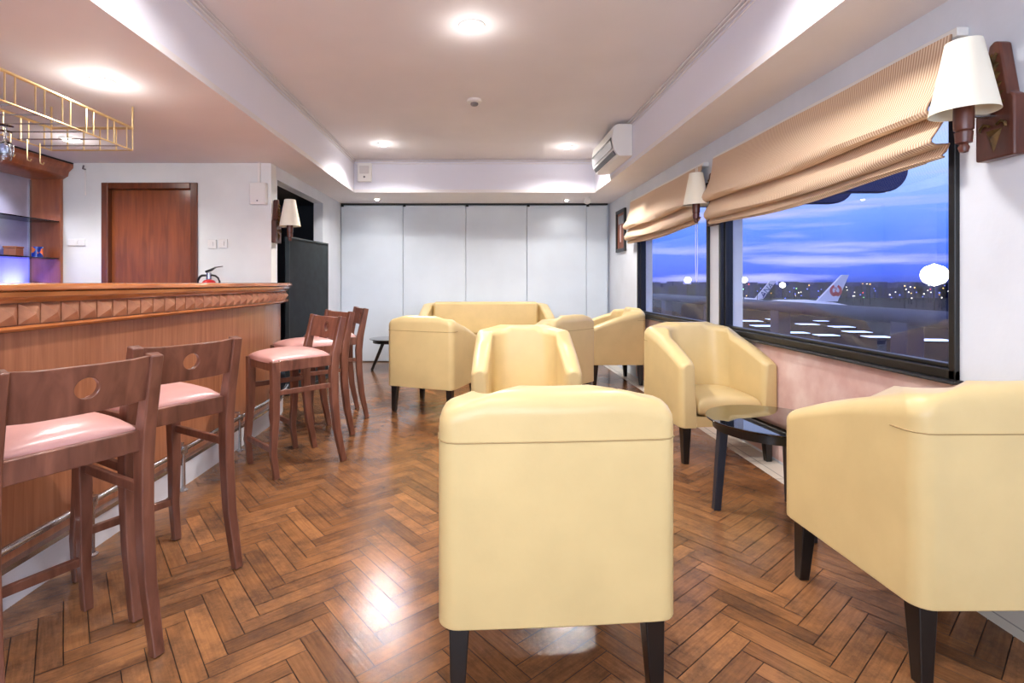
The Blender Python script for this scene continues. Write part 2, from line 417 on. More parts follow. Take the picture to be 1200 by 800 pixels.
# ---- side windows
for i, (y0, y1, z0, z1) in enumerate(WIN):
    root = bpy.data.objects.new('window_%d' % (i+1), None); C.objects.link(root); root['kind'] = 'structure'
    f = MB(); x0, x1 = XR-.02, XR+.08; t = .03
    f.box(x0, x1, y0-.02, y0+t-.02, z0-.03, z1); f.box(x0, x1, y1-t+.02, y1+.02, z0-.03, z1)
    f.box(x0, x1, y0-.02, y1+.02, z0-.03, z0+.01); f.box(x0, x1, y0-.02, y1+.02, z1-.04, z1)
    f.build('window_frame', M_black, root, bevel=.004)
    f = MB(); t2 = .018
    ya, yb, za, zb = y0+.008, y1-.008, z0+.01, z1-.045
    x0, x1 = XR+.01, XR+.05
    f.box(x0, x1, ya, ya+t2, za, zb); f.box(x0, x1, yb-t2, yb, za, zb); f.box(x0, x1, ya, yb, za, za+t2); f.box(x0, x1, ya, yb, zb-t2, zb)
    f.build('sash', M_black, root, bevel=.004)
    MB().box(XR+.028, XR+.034, ya+t2, yb-t2, za+t2, zb-t2).build('pane', M_glass, root)
    s_ = MB().prism([(XR-.045, z0-.045), (XR, z0-.045), (XR, z0-.028), (XR-.04, z0-.031)], y0-.04, y1+.04).build('window_sill', M_black, root, bevel=.003)

# ---- door behind the bar
root = bpy.data.objects.new('door_1', None); C.objects.link(root); root['kind'] = 'structure'
f = MB(); f.box(-3.615, -3.55, YD-.02, YD+.12, 0, 2.11); f.box(-2.76, -2.695, YD-.02, YD+.12, 0, 2.11); f.box(-3.55, -2.76, YD-.02, YD+.12, 2.05, 2.11)
f.build('door_frame', M_doorframe, root, bevel=.006)
MB().box(-3.548, -2.762, YD+.03, YD+.07, .01, 2.048).build('door_leaf', M_door, root, bevel=.003)
MB().lathe([(.0, -.09), (.026, -.085), (.03, -.06), (.014, -.045), (.012, -.004), (.03, 0)], (-2.83, YD+.03, 1.0), 16, 'y').build('door_handle', M_brass, root, smooth=True)

# ------------------------------------------------------------------ lights of the room
def downlight(x, y, z, label, power, r=.055, spot=150, halo=0, group=None, lit=True):
    t = thing('ceiling_downlight', label, 'ceiling light', (x, y, z), 0, group)
    MB().lathe([(r, -.001), (r+.018, -.001), (r+.016, -.007), (r, -.009), (r, -.001)], (0, 0, 0), 28).build('trim_ring', M_white, t, smooth=True)
    MB().lathe([(0, -.026), (r*.45, -.023), (r*.8, -.014), (r, -.001)], (0, 0, 0), 28).build('lens', M_lampon, t, smooth=True)
    if power: lamp('downlight_lamp', 'SPOT', (0, 0, -.045), power, (255, 250, 246), .05, (0, 0, 0), spot, .8, t)
    if halo: lamp('downlight_glow', 'POINT', (0, 0, -.12), halo, (255, 250, 246), .05, parent=t)
    return t
downlight(-.037, 3.13, ZT, 'bright downlight nearest the camera in the raised ceiling', 95, .065, halo=1)
downlight(-1.075, 5.81, ZT, 'small downlight in the far left of the raised ceiling', 105, .055, halo=1)
downlight(1.036, 5.92, ZT, 'small downlight beside the air conditioner', 95, .055, halo=1)
downlight(-3.26, 4.107, ZS, 'bright downlight seen through the brass glass rack', 45, .065, halo=1)
downlight(-2.14, 2.92, ZS, 'downlight added for the glaring glow on the low ceiling above the brass rack end', 30, .05, halo=2)  # fixture and halo added to make the bright pool on the ceiling
downlight(-1.385, 7.04, ZS, 'tiny spotlight in the far soffit at the left end of the partition', 4, .03)
downlight(1.23, 7.11, ZS, 'tiny spotlight in the far soffit near the right end of the partition', 4, .025)
for x, y in ((-1.05, 2.1), (1.03, 2.1), (0, .2)):
    lamp('near_ceiling_lamp', 'SPOT', (x, y, ZT-.03), 50, (255, 250, 246), .07, (0, 0, 0), 160, .8)
lamp('bar_lamp', 'SPOT', (-2.6, .6, ZS-.03), 30, (255, 246, 236), .05, (0, 0, 0), 150, .8)
# added area light behind the camera, a cool fill for the room
d = bpy.data.lights.new('rear_fill_light', 'AREA'); d.energy = 85; d.color = (.76, .86, 1); d.shape = 'RECTANGLE'; d.size = 4.4; d.size_y = 1.2
o = bpy.data.objects.new('rear_fill_light', d); C.objects.link(o); o.location = (-.9, YR-.14, 1.45); o.rotation_euler = (PI/2, 0, 0)
# gimballed spot at the far right
t = thing('spotlight', 'round white spotlight fixed at the far right corner of the soffit', 'ceiling light', (1.47, 6.9, ZS))
MB().lathe([(.0, 0), (.04, 0), (.04, -.012), (.012, -.016), (.012, -.03)], (0, 0, 0), 20).build('mount', M_white, t, smooth=True)
MB().lathe([(.0, .03), (.03, .028), (.042, 0), (.045, -.04), (.038, -.045), (.0, -.03)], (0, 0, -.055), 20, 'y').build('lamp_head', M_white, t, smooth=True)
# ------------------------------------------------------------------ folding partition
root = thing('folding_partition', 'pale grey folding partition of tall panels across the end of the room', 'partition', (0, YB-.05, 0))
xs = [-1.985, -1.087, -.175, .712, 1.575, 1.885]
for a, b_ in zip(xs, xs[1:]):
    MB().box(a+.003, b_-.003, -.02, .02, .012, ZS-.035).build('panel', M_part, root, bevel=.004)
MB().box(-1.985, 1.885, -.022, .022, ZS-.022, ZS-.001).build('track', M_black, root)
for x in xs[:-1]:
    MB().lathe([(0, -.022), (.02, -.022), (.02, .002), (0, .002)], (x+.02, -.02, ZS-.028), 12).build('roller', M_black, root)

# ------------------------------------------------------------------ bar counter
PATH = [(-1.68, y*.5-1.5) for y in range(0, 11)]+[(-1.68, 3.85), (-1.685, 4.05), (-1.70, 4.25), (-1.725, 4.42), (-1.765, 4.58), (-1.82, 4.72), (-1.89, 4.83), (-1.975, 4.9)]
def norms(P):
    out = []
    for i in range(len(P)):
        a, b_ = P[max(i-1, 0)], P[min(i+1, len(P)-1)]; t = Vector((b_[0]-a[0], b_[1]-a[1])).normalized(); out.append(Vector((t.y, -t.x)))
    return out
NM = norms(PATH)
def profile(name, prof, m, parent, bevel=0, smooth=False):
    b = MB(); rows = []
    for p, n in zip(PATH, NM): rows.append([b.b.verts.new((p[0]+n.x*o, p[1]+n.y*o, z)) for o, z in prof])
    k = len(prof)
    for A, B in zip(rows, rows[1:]):
        for i in range(k): b.b.faces.new((A[i], A[(i+1) % k], B[(i+1) % k], B[i]))
    b.b.faces.new(rows[0]); b.b.faces.new(rows[-1])
    return b.build(name, m, parent, bevel=bevel, smooth=smooth)
bar = thing('bar_counter', 'long wooden bar counter with a carved frieze and tiled foot along the left', 'bar counter')
profile('front_panel', [(0, .12), (0, 1.10), (-.06, 1.10), (-.06, .12)], M_bar, bar)
profile('counter_top', [(-.52, 1.117), (.085, 1.117), (.097, 1.125), (.098, 1.138), (.088, 1.148), (-.52, 1.148)], M_bartop, bar, smooth=True)
profile('upper_moulding', [(.0, 1.078), (.062, 1.078), (.066, 1.088), (.074, 1.096), (.084, 1.10), (.086, 1.1165), (0, 1.1165)], M_bartop, bar, smooth=True)
profile('lower_moulding', [(.0, .974), (.05, .974), (.064, .98), (.068, .988), (.060, .996), (0, .996)], M_bartop, bar, smooth=True)
profile('plinth', [(-.1, 0), (.02, 0), (.02, .13), (-.1, .13)], M_plinth, bar)
profile('skirting_strip', [(0, .131), (.026, .131), (.026, .150), (0, .155)], M_steel, bar)
# pyramid frieze
b = MB()
seg = []
for i in range(len(PATH)-1): seg.append((PATH[i], PATH[i+1], math.dist(PATH[i], PATH[i+1])))
def at(s_):
    for i, (a, c_, l) in enumerate(seg):
        if s_ <= l or i == len(seg)-1:
            t = min(1, s_/l); n = NM[i].lerp(NM[i+1], t); return Vector((a[0]+(c_[0]-a[0])*t, a[1]+(c_[1]-a[1])*t)), n.normalized()
        s_ -= l
tot = sum(x[2] for x in seg); s_ = 0.0; st = .095
while s_+st < tot:
    (p, n), (q, n2), (c0, nc) = at(s_+.003), at(s_+st-.003), at(s_+st/2)
    o1 = .04
    A = p+n*o1; B = q+n2*o1; D = c0+nc*(o1+.026)
    z0, z1 = .999, 1.075
    b.faces([(A.x, A.y, z0), (B.x, B.y, z0), (B.x, B.y, z1), (A.x, A.y, z1), (D.x, D.y, (z0+z1)/2)], [(0, 1, 4), (1, 2, 4), (2, 3, 4), (3, 0, 4)])
    A2, B2 = p+n*.0, q+n2*.0
    b.faces([(A.x, A.y, z0), (B.x, B.y, z0), (B.x, B.y, z1), (A.x, A.y, z1), (A2.x, A2.y, z0), (B2.x, B2.y, z0), (B2.x, B2.y, z1), (A2.x, A2.y, z1)], [(0, 3, 7, 4), (1, 5, 6, 2), (0, 4, 5, 1), (3, 2, 6, 7)])
    s_ += st
b.build('frieze', M_frieze, bar)
profile('frieze_backing', [(0, .996), (.035, .996), (.035, 1.078), (0, 1.078)], M_doorframe, bar)
# foot rail
b = MB(); RP = [(p[0]+n.x*.055, p[1]+n.y*.055, .23) for p, n in zip(PATH[:-3], NM)]
rail = b.tube(RP, .014, 12).build('foot_rail', M_steel, bar, smooth=True)
for y in (.06, .73, 1.36, 2.16, 2.83, 3.50, 4.15):
    x = -1.627 if y < 4 else -1.638
    b = MB(); b.lathe([(.0, 0), (.022, 0), (.022, .006), (.012, .012), (.010, .03), (.009, .2), (.02, .21), (.02, .25), (.0, .25)], (x, y, 0), 14)
    b.tube([(x, y, .262), (x-.07, y, .262)], .007, 8)
    b.lathe([(0, 0), (.022, 0), (.022, .008), (0, .008)], (x-.063, y, .262), 12, 'x')
    b.build('rail_post', M_steel, rail, smooth=True)
# back of the bar: cupboard body under the top
profile('back_panel', [(-.06, .0), (-.06, 1.1), (-.09, 1.1), (-.09, 0)], M_doorframe, bar)

# ------------------------------------------------------------------ back bar shelf unit
cab = thing('bar_shelf_unit', 'wooden bar display unit with glass shelves in the left corner', 'shelf unit', (0, 0, 0))
X0, X1, Y0, Y1 = XL+.002, -3.99, 1.6, YD-.004
MB().box(X0, X0+.02, Y0, Y1, .95, 2.18).build('back_panel', mat('silvered_back', (206, 204, 226), .3, metal=.25, noise=.15, nscale=3), cab)
b = MB(); b.box(X0+.02, X1, Y1-.03, Y1, .95, 2.18); b.build('side_panel', M_cab, cab, bevel=.003)
b = MB(); b.box(X0+.02, X1, Y0, Y0+.03, .95, 2.18); b.build('side_panel', M_cab, cab, bevel=.003)
b = MB(); b.prism([(X0+.02, 2.14), (X1+.0, 2.14), (X1+.05, 2.17), (X1+.06, 2.21), (X1+.10, 2.25), (X1+.10, 2.285), (X0+.02, 2.285)], Y0, Y1).build('cornice', M_cab, cab, bevel=.004)
b = MB(); b.box(X0+.02, X1+.1, Y0, Y1, 2.286, 2.298).build('top_board', M_black, cab)
b = MB(); b.box(X0+.02, X1+.14, Y0, Y1, .88, .95); b.build('counter', M_bartop, cab, bevel=.006)
b = MB(); b.box(X0+.02, X1+.08, Y0, Y1, 0.001, .88); b.build('cupboard', M_cab, cab, bevel=.003)
for z in (1.73, 1.379):
    MB().box(X0+.022, X1-.012, Y0+.032, Y1-.032, z-.005, z+.005).build('shelf', M_shelf, cab)
MB().box(X0+.021, X0+.032, Y1-.052, Y1-.032, .96, 2.13).build('corner_strip', M_steel, cab)
for y in (4.15, 4.7): lamp('shelf_lamp', 'SPOT', (-4.17, y, .96), 55, (96, 104, 255), .03, (PI, -.4, 0), 90, 1)
lamp('shelf_top_lamp', 'SPOT', (-4.10, 4.4, 2.1), 10, (235, 235, 255), .04, (0, 0, 0), 130)
def mug(loc):
    t = thing('mug', 'small blue and orange patterned mug on the lower glass shelf', 'mug', loc)
    m_, n, k, b_ = new_mat('mug_glaze'); tcn = n.new('ShaderNodeTexCoord'); v = n.new('ShaderNodeTexVoronoi'); v.inputs['Scale'].default_value = 22
    k.new(tcn.outputs['Object'], v.inputs[0]); r = n.new('ShaderNodeValToRGB'); r.color_ramp.interpolation = 'CONSTANT'
    sp = n.new('ShaderNodeSeparateColor'); k.new(v.outputs['Color'], sp.inputs[0]); k.new(sp.outputs[0], r.inputs[0])
    r.color_ramp.elements[0].color = L4((30, 60, 160)); r.color_ramp.elements[1].position = .55; r.color_ramp.elements[1].color = L4((235, 120, 60))
    e = r.color_ramp.elements.new(.75); e.color = L4((160, 210, 240)); k.new(r.outputs[0], b_.inputs['Base Color']); b_.inputs['Roughness'].default_value = .2
    MB().lathe([(0, 0), (.04, 0), (.043, .005), (.043, .10), (.039, .10), (.038, .01), (0, .008)], (0, 0, 0), 24).build('cup', m_, t, smooth=True)
    a = [(0.041+.028*math.sin(q), 0, .05+.032*math.cos(q)) for q in [i*PI/8 for i in range(9)]]
    MB().tube([(p[0]*.7, -p[0]*.7, p[2]) for p in a], .006, 8).build('handle', m_, t, smooth=True)
mug((-4.13, 4.80, 1.385))
t = thing('wooden_box', 'small plain tan wooden box on the lower glass shelf', 'box', (-4.19, 4.62, 1.385), .2)
MB().box(-.05, .05, -.05, .05, 0, .075).build('box_body', M_cab, t, bevel=.004)
MB().box(-.054, .054, -.054, .054, .0755, .092).build('box_lid', M_bartop, t, bevel=.004)

# ------------------------------------------------------------------ brass glass rack
rk = thing('hanging_glass_rack', 'brass wire glass rack hung from the ceiling over the bar', 'glass rack', (0, 0, 0))
RX0, RX1, RY0, RY1, RZ0, RZ1 = -2.79, -2.26, 1.4, 3.35, 2.015, 2.16
b = MB()
loop = [(RX0, RY0, RZ1), (RX1, RY0, RZ1), (RX1, RY1, RZ1), (RX0, RY1, RZ1)]
for i in range(4): b.tube([loop[i], loop[(i+1) % 4]], .009, 8)
b.build('top_rail', M_brass, rk, smooth=True)
b = MB(); loop = [(p[0], p[1], RZ0) for p in loop]
for i in range(4): b.tube([loop[i], loop[(i+1) % 4]], .005, 8)
b.build('bottom_rail', M_brass, rk, smooth=True)
ys = []
y = RY1
k_ = 0
while y > RY0:
    ys.append(y); y -= .115 if k_ % 2 else .055; k_ += 1
for y in ys:
    for x in (RX0, RX1): MB().tube([(x, y, RZ0), (x, y, RZ1)], .0045, 6).build('baluster', M_brass, rk, smooth=True)
for i in range(4):
    x = RX0+(i+1)*(RX1-RX0)/5; MB().tube([(x, RY1, RZ0), (x, RY1, RZ1)], .0045, 6).build('baluster', M_brass, rk, smooth=True)
for i in range(12):
    y = RY1-.1-i*.15
    MB().tube([(RX0, y, RZ0+.003), (RX1, y, RZ0+.003)], .004, 6).build('cross_wire', M_steel, rk, smooth=True)
for x, y in ((RX0, RY1), (RX1, RY1), (RX0, 2.45), (RX1, RY0), (RX0, RY0)):
    MB().tube([(x, y, RZ1), (x, y, ZS-.001)], .006, 8).build('hanger', M_brass, rk, smooth=True)
for y in (2.98, 3.09, 3.18):
    x = -2.72
    h = [(x, y, RZ0), (x, y, RZ0-.10), (x+.004, y, RZ0-.125), (x+.018, y, RZ0-.132), (x+.026, y, RZ0-.12)]
    MB().tube(h, .004, 6).build('hook', M_brass, rk, smooth=True)
# stemmed glasses hanging foot up from the wires
gt = thing('wine_glass', 'clear stemmed glass hanging upside down from the brass rack', 'wine glass', (-2.60, 2.82, RZ0-.004), 0, 'stemmed glasses hanging from the brass rack')
M_cryst = mat('crystal', (240, 244, 250), .03, spec=.8); MATS['crystal'].node_tree.nodes['Principled BSDF'].inputs['Transmission Weight'].default_value = 1
MB().lathe([(0, .003), (.034, .003), (.034, 0), (.005, -.004), (.004, -.07), (.012, -.08), (.032, -.10), (.036, -.13), (.03, -.165), (.028, -.165), (.034, -.13), (.03, -.10), (.0, -.082)], (0, 0, 0), 20).build('bowl', M_cryst, gt, smooth=True)
gt['label'] = 'clear stemmed glass hanging upside down from the rack, nearest the bar front'
for x, y, lb in ((-2.68, 2.82, 'clear stemmed glass hanging upside down from the rack, between the other two'), (-2.70, 2.92, 'clear stemmed glass hanging upside down from the rack, closest to the brass hooks')):
    dup(gt, (x, y, RZ0-.004), 0, lb, gt['group'])

# ------------------------------------------------------------------ small wall fittings behind the bar
def plate(name, x, z, w_, h_, label, rocker=True, cat='light switch', group=None):
    t = thing(name, label, cat, (x, YD, z), 0, group)
    MB().box(-w_/2, w_/2, -.012, 0, -h_/2, h_/2).build('plate', M_white, t, bevel=.003)
    if rocker: MB().box(-.014, .014, -.018, -.0121, -.02, .02).build('rocker', M_white, t, bevel=.002)
plate('light_switch', -2.555, 1.52, .085, .085, 'white square wall switch nearer the door')
plate('light_switch', -2.45, 1.525, .085, .085, 'white square wall switch further from the door')
plate('switch_box', -3.86, 1.536, .16, .065, 'low wide white box on the wall between shelf unit and door', True, 'wall box')
t = thing('junction_box', 'square off-white wall box under a short conduit left of the wall lamp', 'wall box', (-2.10, YD, 2.0))
MB().box(-.08, .08, -.055, 0, -.105, .105).build('casing', M_white, t, bevel=.008)
MB().box(-.07, .07, -.060, -.0552, -.09, .095).build('cover', M_white, t, bevel=.003)
MB().lathe([(0, -.004), (.006, -.004), (.008, 0)], (.0, -.060, -.07), 10, 'y').build('indicator', M_grey, t)
MB().box(-.012, .012, -.025, 0, .106, ZS-2.0-.002).build('conduit', M_white, t, bevel=.003)
t = thing('wall_bracket', 'tiny dark bracket high on the wall left of the door', 'bracket', (-3.78, YD, 2.24))
MB().tube([(0, 0, 0), (0, -.03, 0), (.015, -.04, .03)], .008, 8).build('hook', M_grey, t, smooth=True)
MB().box(-.006, .006, -.006, 0, -.25, -.011).build('cable', M_white, t)
# fire extinguisher on the wall behind the bar
M_red = mat('red_enamel', (200, 40, 44), .25, coat=.5)
t = thing('fire_extinguisher', 'red fire extinguisher with black hose showing above the bar top', 'fire extinguisher', (-2.52, 4.80, .62))
MB().lathe([(0, 0), (.07, 0), (.075, .01), (.075, .47), (.068, .52), (.045, .55), (.02, .56), (0, .56)], (0, 0, 0), 28).build('cylinder', M_red, t, smooth=True)
MB().lathe([(.022, .555), (.024, .565), (.024, .61), (.018, .625), (0, .625)], (0, 0, 0), 16).build('valve', M_steel, t, smooth=True)
MB().bar([(-.03, 0, .63), (.02, 0, .648), (.06, 0, .672), (.13, 0, .683)], [.03, .028, .022, .014], [.02, .022, .012, .006]).build('lever', M_blackwood, t, bevel=.003)
hs = [(-.02, 0, .60)]+[(-.035-.07*math.sin(a), 0, .535+.07*math.cos(a)) for a in (.5, .9, 1.3, 1.7)]+[(-.10, 0, .40), (-.085, .0, .2)]
MB().tube(hs, .011, 10).build('hose', M_blackwood, t, smooth=True)
hs = [(.02, 0, .60)]+[(.03+.07*math.sin(a), 0, .53+.07*math.cos(a)) for a in (.4, .9, 1.4, 1.8)]
MB().tube(hs, .009, 10).build('carry_handle', M_blackwood, t, smooth=True)
MB().box(-.03, .03, .075, .129, .2, .26).build('wall_hook', M_steel, t)

# ------------------------------------------------------------------ wall lamps
def sconce(loc, rz, label):
    """local: wall plane at y=0, lamp stands out towards -y"""
    t = thing('wall_lamp', label, 'wall lamp', loc, rz, None)
    out = [(-.07, -.165), (.07, -.165), (.07, .04), (.062, .055), (.05, .06), (.02, .25), (0, .262), (-.02, .25), (-.05, .06), (-.062, .055), (-.07, .04)]
    bk = MB().prism([(p[0], p[1]) for p in out], -.045, 0, 'y').build('backplate', M_carved, t, bevel=.006)
    b = MB()   # carved foliage: raised lozenge, scrolls and a climbing leaf
    b.faces([(-.03, -.046, -.06), (0, -.046, -.145), (.03, -.046, -.06), (0, -.06, -.09)], [(0, 1, 3), (1, 2, 3), (2, 0, 3)])
    b.build('carved_diamond', M_gold, bk); b = MB()
    for k_ in range(6):
        z = .0+k_*.035; wd = .042*(1-k_/8)
        for sg in (-1, 1):
            b.faces([(0, -.046, z), (sg*wd, -.046, z+.035), (sg*wd*.35, -.046, z+.045), (sg*wd*.5, -.062, z+.022)], [(0, 1, 3), (1, 2, 3), (2, 0, 3)])
    b.build('carved_leaf', M_gold, bk)
    for sg in (-1, 1):
        b = MB(); b.tube([(sg*.012, -.05, -.045), (sg*.03, -.052, -.035), (sg*.045, -.052, -.045), (sg*.046, -.052, -.06)], .005, 6)
        b.build('carved_scroll', M_gold, bk)
    MB().tube([(0, -.045, -.01), (0, -.09, -.012), (0, -.145, -.01)], .006, 10).build('arm', M_steel, t, smooth=True)
    MB().lathe([(0, -.138), (.012, -.142), (.017, -.125), (.012, -.112), (.024, -.108), (.027, -.07), (.022, -.066), (.029, -.06), (.030, .0), (.028, .05), (.0, .05)], (0, -.155, 0), 20).build('lamp_stem', M_carved, t, smooth=True)
    sh = MB().lathe([(.100, 0), (.0525, .258), (.050, .258), (.0975, .001), (.100, 0)], (0, -.155, .0), 40).build('lamp_shade', M_shade, t, smooth=True)
    return t
sconce((XR, 1.86, 1.765), -PI/2, 'nearest wall lamp with cream shade on a carved wooden plate at the right edge')
sconce((XR, 4.14, 1.775), -PI/2, 'wall lamp with cream shade on the pier between the two windows')
sconce((XS, 5.0, 1.70), PI/2, 'wall lamp with white shade beside the dark opening at the end of the bar')

# ------------------------------------------------------------------ roman blinds
def blind(y0, y1, label, sag, cord):
    t = thing('roman_blind', label, 'blind', (0, 0, 0), 0, 'striped roman blinds')
    # (distance out of the wall, z) down the cloth
    prof = [(.050, 2.13), (.058, 2.06), (.075, 1.98), (.105, 1.91), (.14, 1.86), (.15, 1.835), (.14, 1.815), (.11, 1.81), (.07, 1.83), (.06, 1.84), (.075, 1.80), (.105, 1.755), (.128, 1.72), (.13, 1.70), (.115, 1.688), (.085, 1.692), (.062, 1.70), (.075, 1.675), (.09, 1.655), (.075, 1.645)]
    m_ = MB(); ny = 24; rows = []; edge = []
    for j in range(ny+1):
        f = j/ny; y = y0+(y1-y0)*f; row = []
        for i, (o, z) in enumerate(prof):
            g = max(0, (2.0-z)/.35); wav = sag*math.sin(PI*f)*g
            if i > 0 : z2 = z-wav-.035*g*f*(1 if y0 < 3 else .6)+.006*math.sin(9*f+i)
            else: z2 = z
            row.append(m_.b.verts.new((XR-o-.004*math.sin(14*f+i*.7), y, z2)))
        rows.append(row); edge.append(row[-1].co.copy())
    for A, B in zip(rows, rows[1:]):
        for i in range(len(prof)-1): m_.b.faces.new((A[i], A[i+1], B[i+1], B[i]))
    m_.build('fabric', M_blind, t, smooth=True, solid=.007)
    MB().box(XR-.048, XR-.001, y0-.02, y1+.02, 2.115, 2.15).build('head_rail', M_white, t, bevel=.003)
    MB().tube(edge[1:-1:2], .006, 8).build('bottom_bar', M_blind, t, smooth=True)
    if cord:
        x, y = XR-.12, cord
        MB().tube([(x, y-.015, 2.1), (x, y-.02, 1.3), (x, y-.01, 1.165), (x, y, 1.155), (x, y+.01, 1.165), (x, y+.02, 1.3), (x, y+.015, 2.1), (XR-.05, y, 2.12)], .0025, 6).build('pull_cord', M_white, t, smooth=True)
blind(2.02, 4.06, 'long striped tan roman blind over the nearer window', .03, None)
blind(4.27, 6.26, 'striped tan roman blind folded up over the farther window', .02, 4.215)

# picture on the right wall
t = thing('framed_picture', 'small dark framed picture high on the wall beyond the farther window', 'picture', (XR, 6.82, 1.84))
b = MB(); a, h_ = .21, .28
b.box(-.03, -.001, -a, -a+.045, -h_, h_); b.box(-.03, -.001, a-.045, a, -h_, h_); b.box(-.03, -.001, -a+.045, a-.045, -h_, -h_+.045); b.box(-.03, -.001, -a+.045, a-.045, h_-.045, h_)
b.build('picture_frame', M_black, t, bevel=.004)
M_print = mat('print_brown', (150, 84, 56), .5, noise=.25, nscale=9)
pr = MB().box(-.014, -.006, -a+.045, a-.045, -h_+.045, h_-.045).build('print', M_print, t)
MB().box(-.0165, -.0145, -.12, .12, .09, .2).build('caption_panel', mat('print_grey', (150, 156, 164), .5, noise=.2, nscale=30), pr)
MB().prism([(-.01, -.15), (.04, -.15), (.05, -.02), (.035, .07), (.0, .08), (-.015, .0)], -.0165, -.0145, 'x').build('pale_figure', mat('print_pale', (226, 200, 196), .5), pr)

# ------------------------------------------------------------------ air conditioner
t = thing('air_conditioner', 'white wall-mounted air conditioner on the right side of the ceiling tray', 'air conditioner', (TX1, 4.93, 2.37))
A = [(0, 0), (0, .31), (-.15, .31), (-.185, .285), (-.2, .19), (-.185, .07), (-.14, 0)]
MB().prism(A, 0, .88).build('casing', M_white, t, bevel=.01)
MB().prism([(-.2005, .165), (-.1895, .08), (-.1955, .078), (-.206, .165)], .03, .85).build('flap', M_grey, t, bevel=.002)
MB().prism([(-.2, .185), (-.2, .17), (-.206, .17), (-.206, .185)], .03, .85).build('vent', M_black, t)
MB().prism([(-.181, .06), (-.155, .02), (-.16, .016), (-.186, .057)], .03, .85).build('vent', M_black, t)
# speaker box and smoke detector
t = thing('alarm_box', 'small white alarm box on the far left side of the ceiling tray', 'alarm box', (-1.44, TY1-.001, 2.55))
MB().box(-.09, .09, -.05, 0, -.12, .12).build('casing', M_white, t, bevel=.012)
MB().box(-.06, .06, -.056, -.0505, -.02, .08).build('grille', mat('pale_grey', (205, 200, 198), .5), t, bevel=.003)
MB().lathe([(0, -.006), (.012, -.006), (.014, 0)], (0, -.0505, -.06), 12, 'y').build('indicator', M_grey, t)
t = thing('smoke_detector', 'round white smoke detector in the middle of the raised ceiling', 'smoke detector', (-.03, 4.4, ZT))
MB().lathe([(0, -.001), (.062, -.001), (.062, -.018), (.05, -.028), (0, -.028)], (0, 0, 0), 32).build('base', M_white, t, smooth=True)
MB().lathe([(0, -.0285), (.032, -.0285), (.034, -.04), (.026, -.05), (0, -.052)], (0, 0, 0), 24).build('sensor', M_grey, t, smooth=True)

# ------------------------------------------------------------------ folding screen in the opening
M_screen = mat('screen_black_green', (44, 54, 58), .5, noise=.15, nscale=12)
a = math.atan2(6.13-5.22, -1.83+1.95)
t = thing('folding_screen', 'tall dark ribbed screen standing in the opening beyond the bar', 'screen', (-1.95, 5.22, 0), a)
Ls = math.hypot(.91, .12)
b = MB(); n = 26; pts = []
for i in range(n*2+1): pts.append((i*Ls/(n*2), .008 if i % 2 else -.008))
top = pts+[(x, y-.02) for x, y in pts[::-1]]
b.prism([(p[0], p[1]) for p in top], .03, 1.6, 'z')
b.build('ribbed_panel', M_screen, t)
b = MB(); b.box(-.01, 0, -.035, .012, 0.001, 1.62); b.box(Ls, Ls+.02, -.035, .012, .001, 1.62); b.box(0, Ls, -.035, .012, 1.6, 1.62); b.box(0, Ls, -.035, .012, .001, .03)
b.build('screen_frame', M_screen, t, bevel=.003)

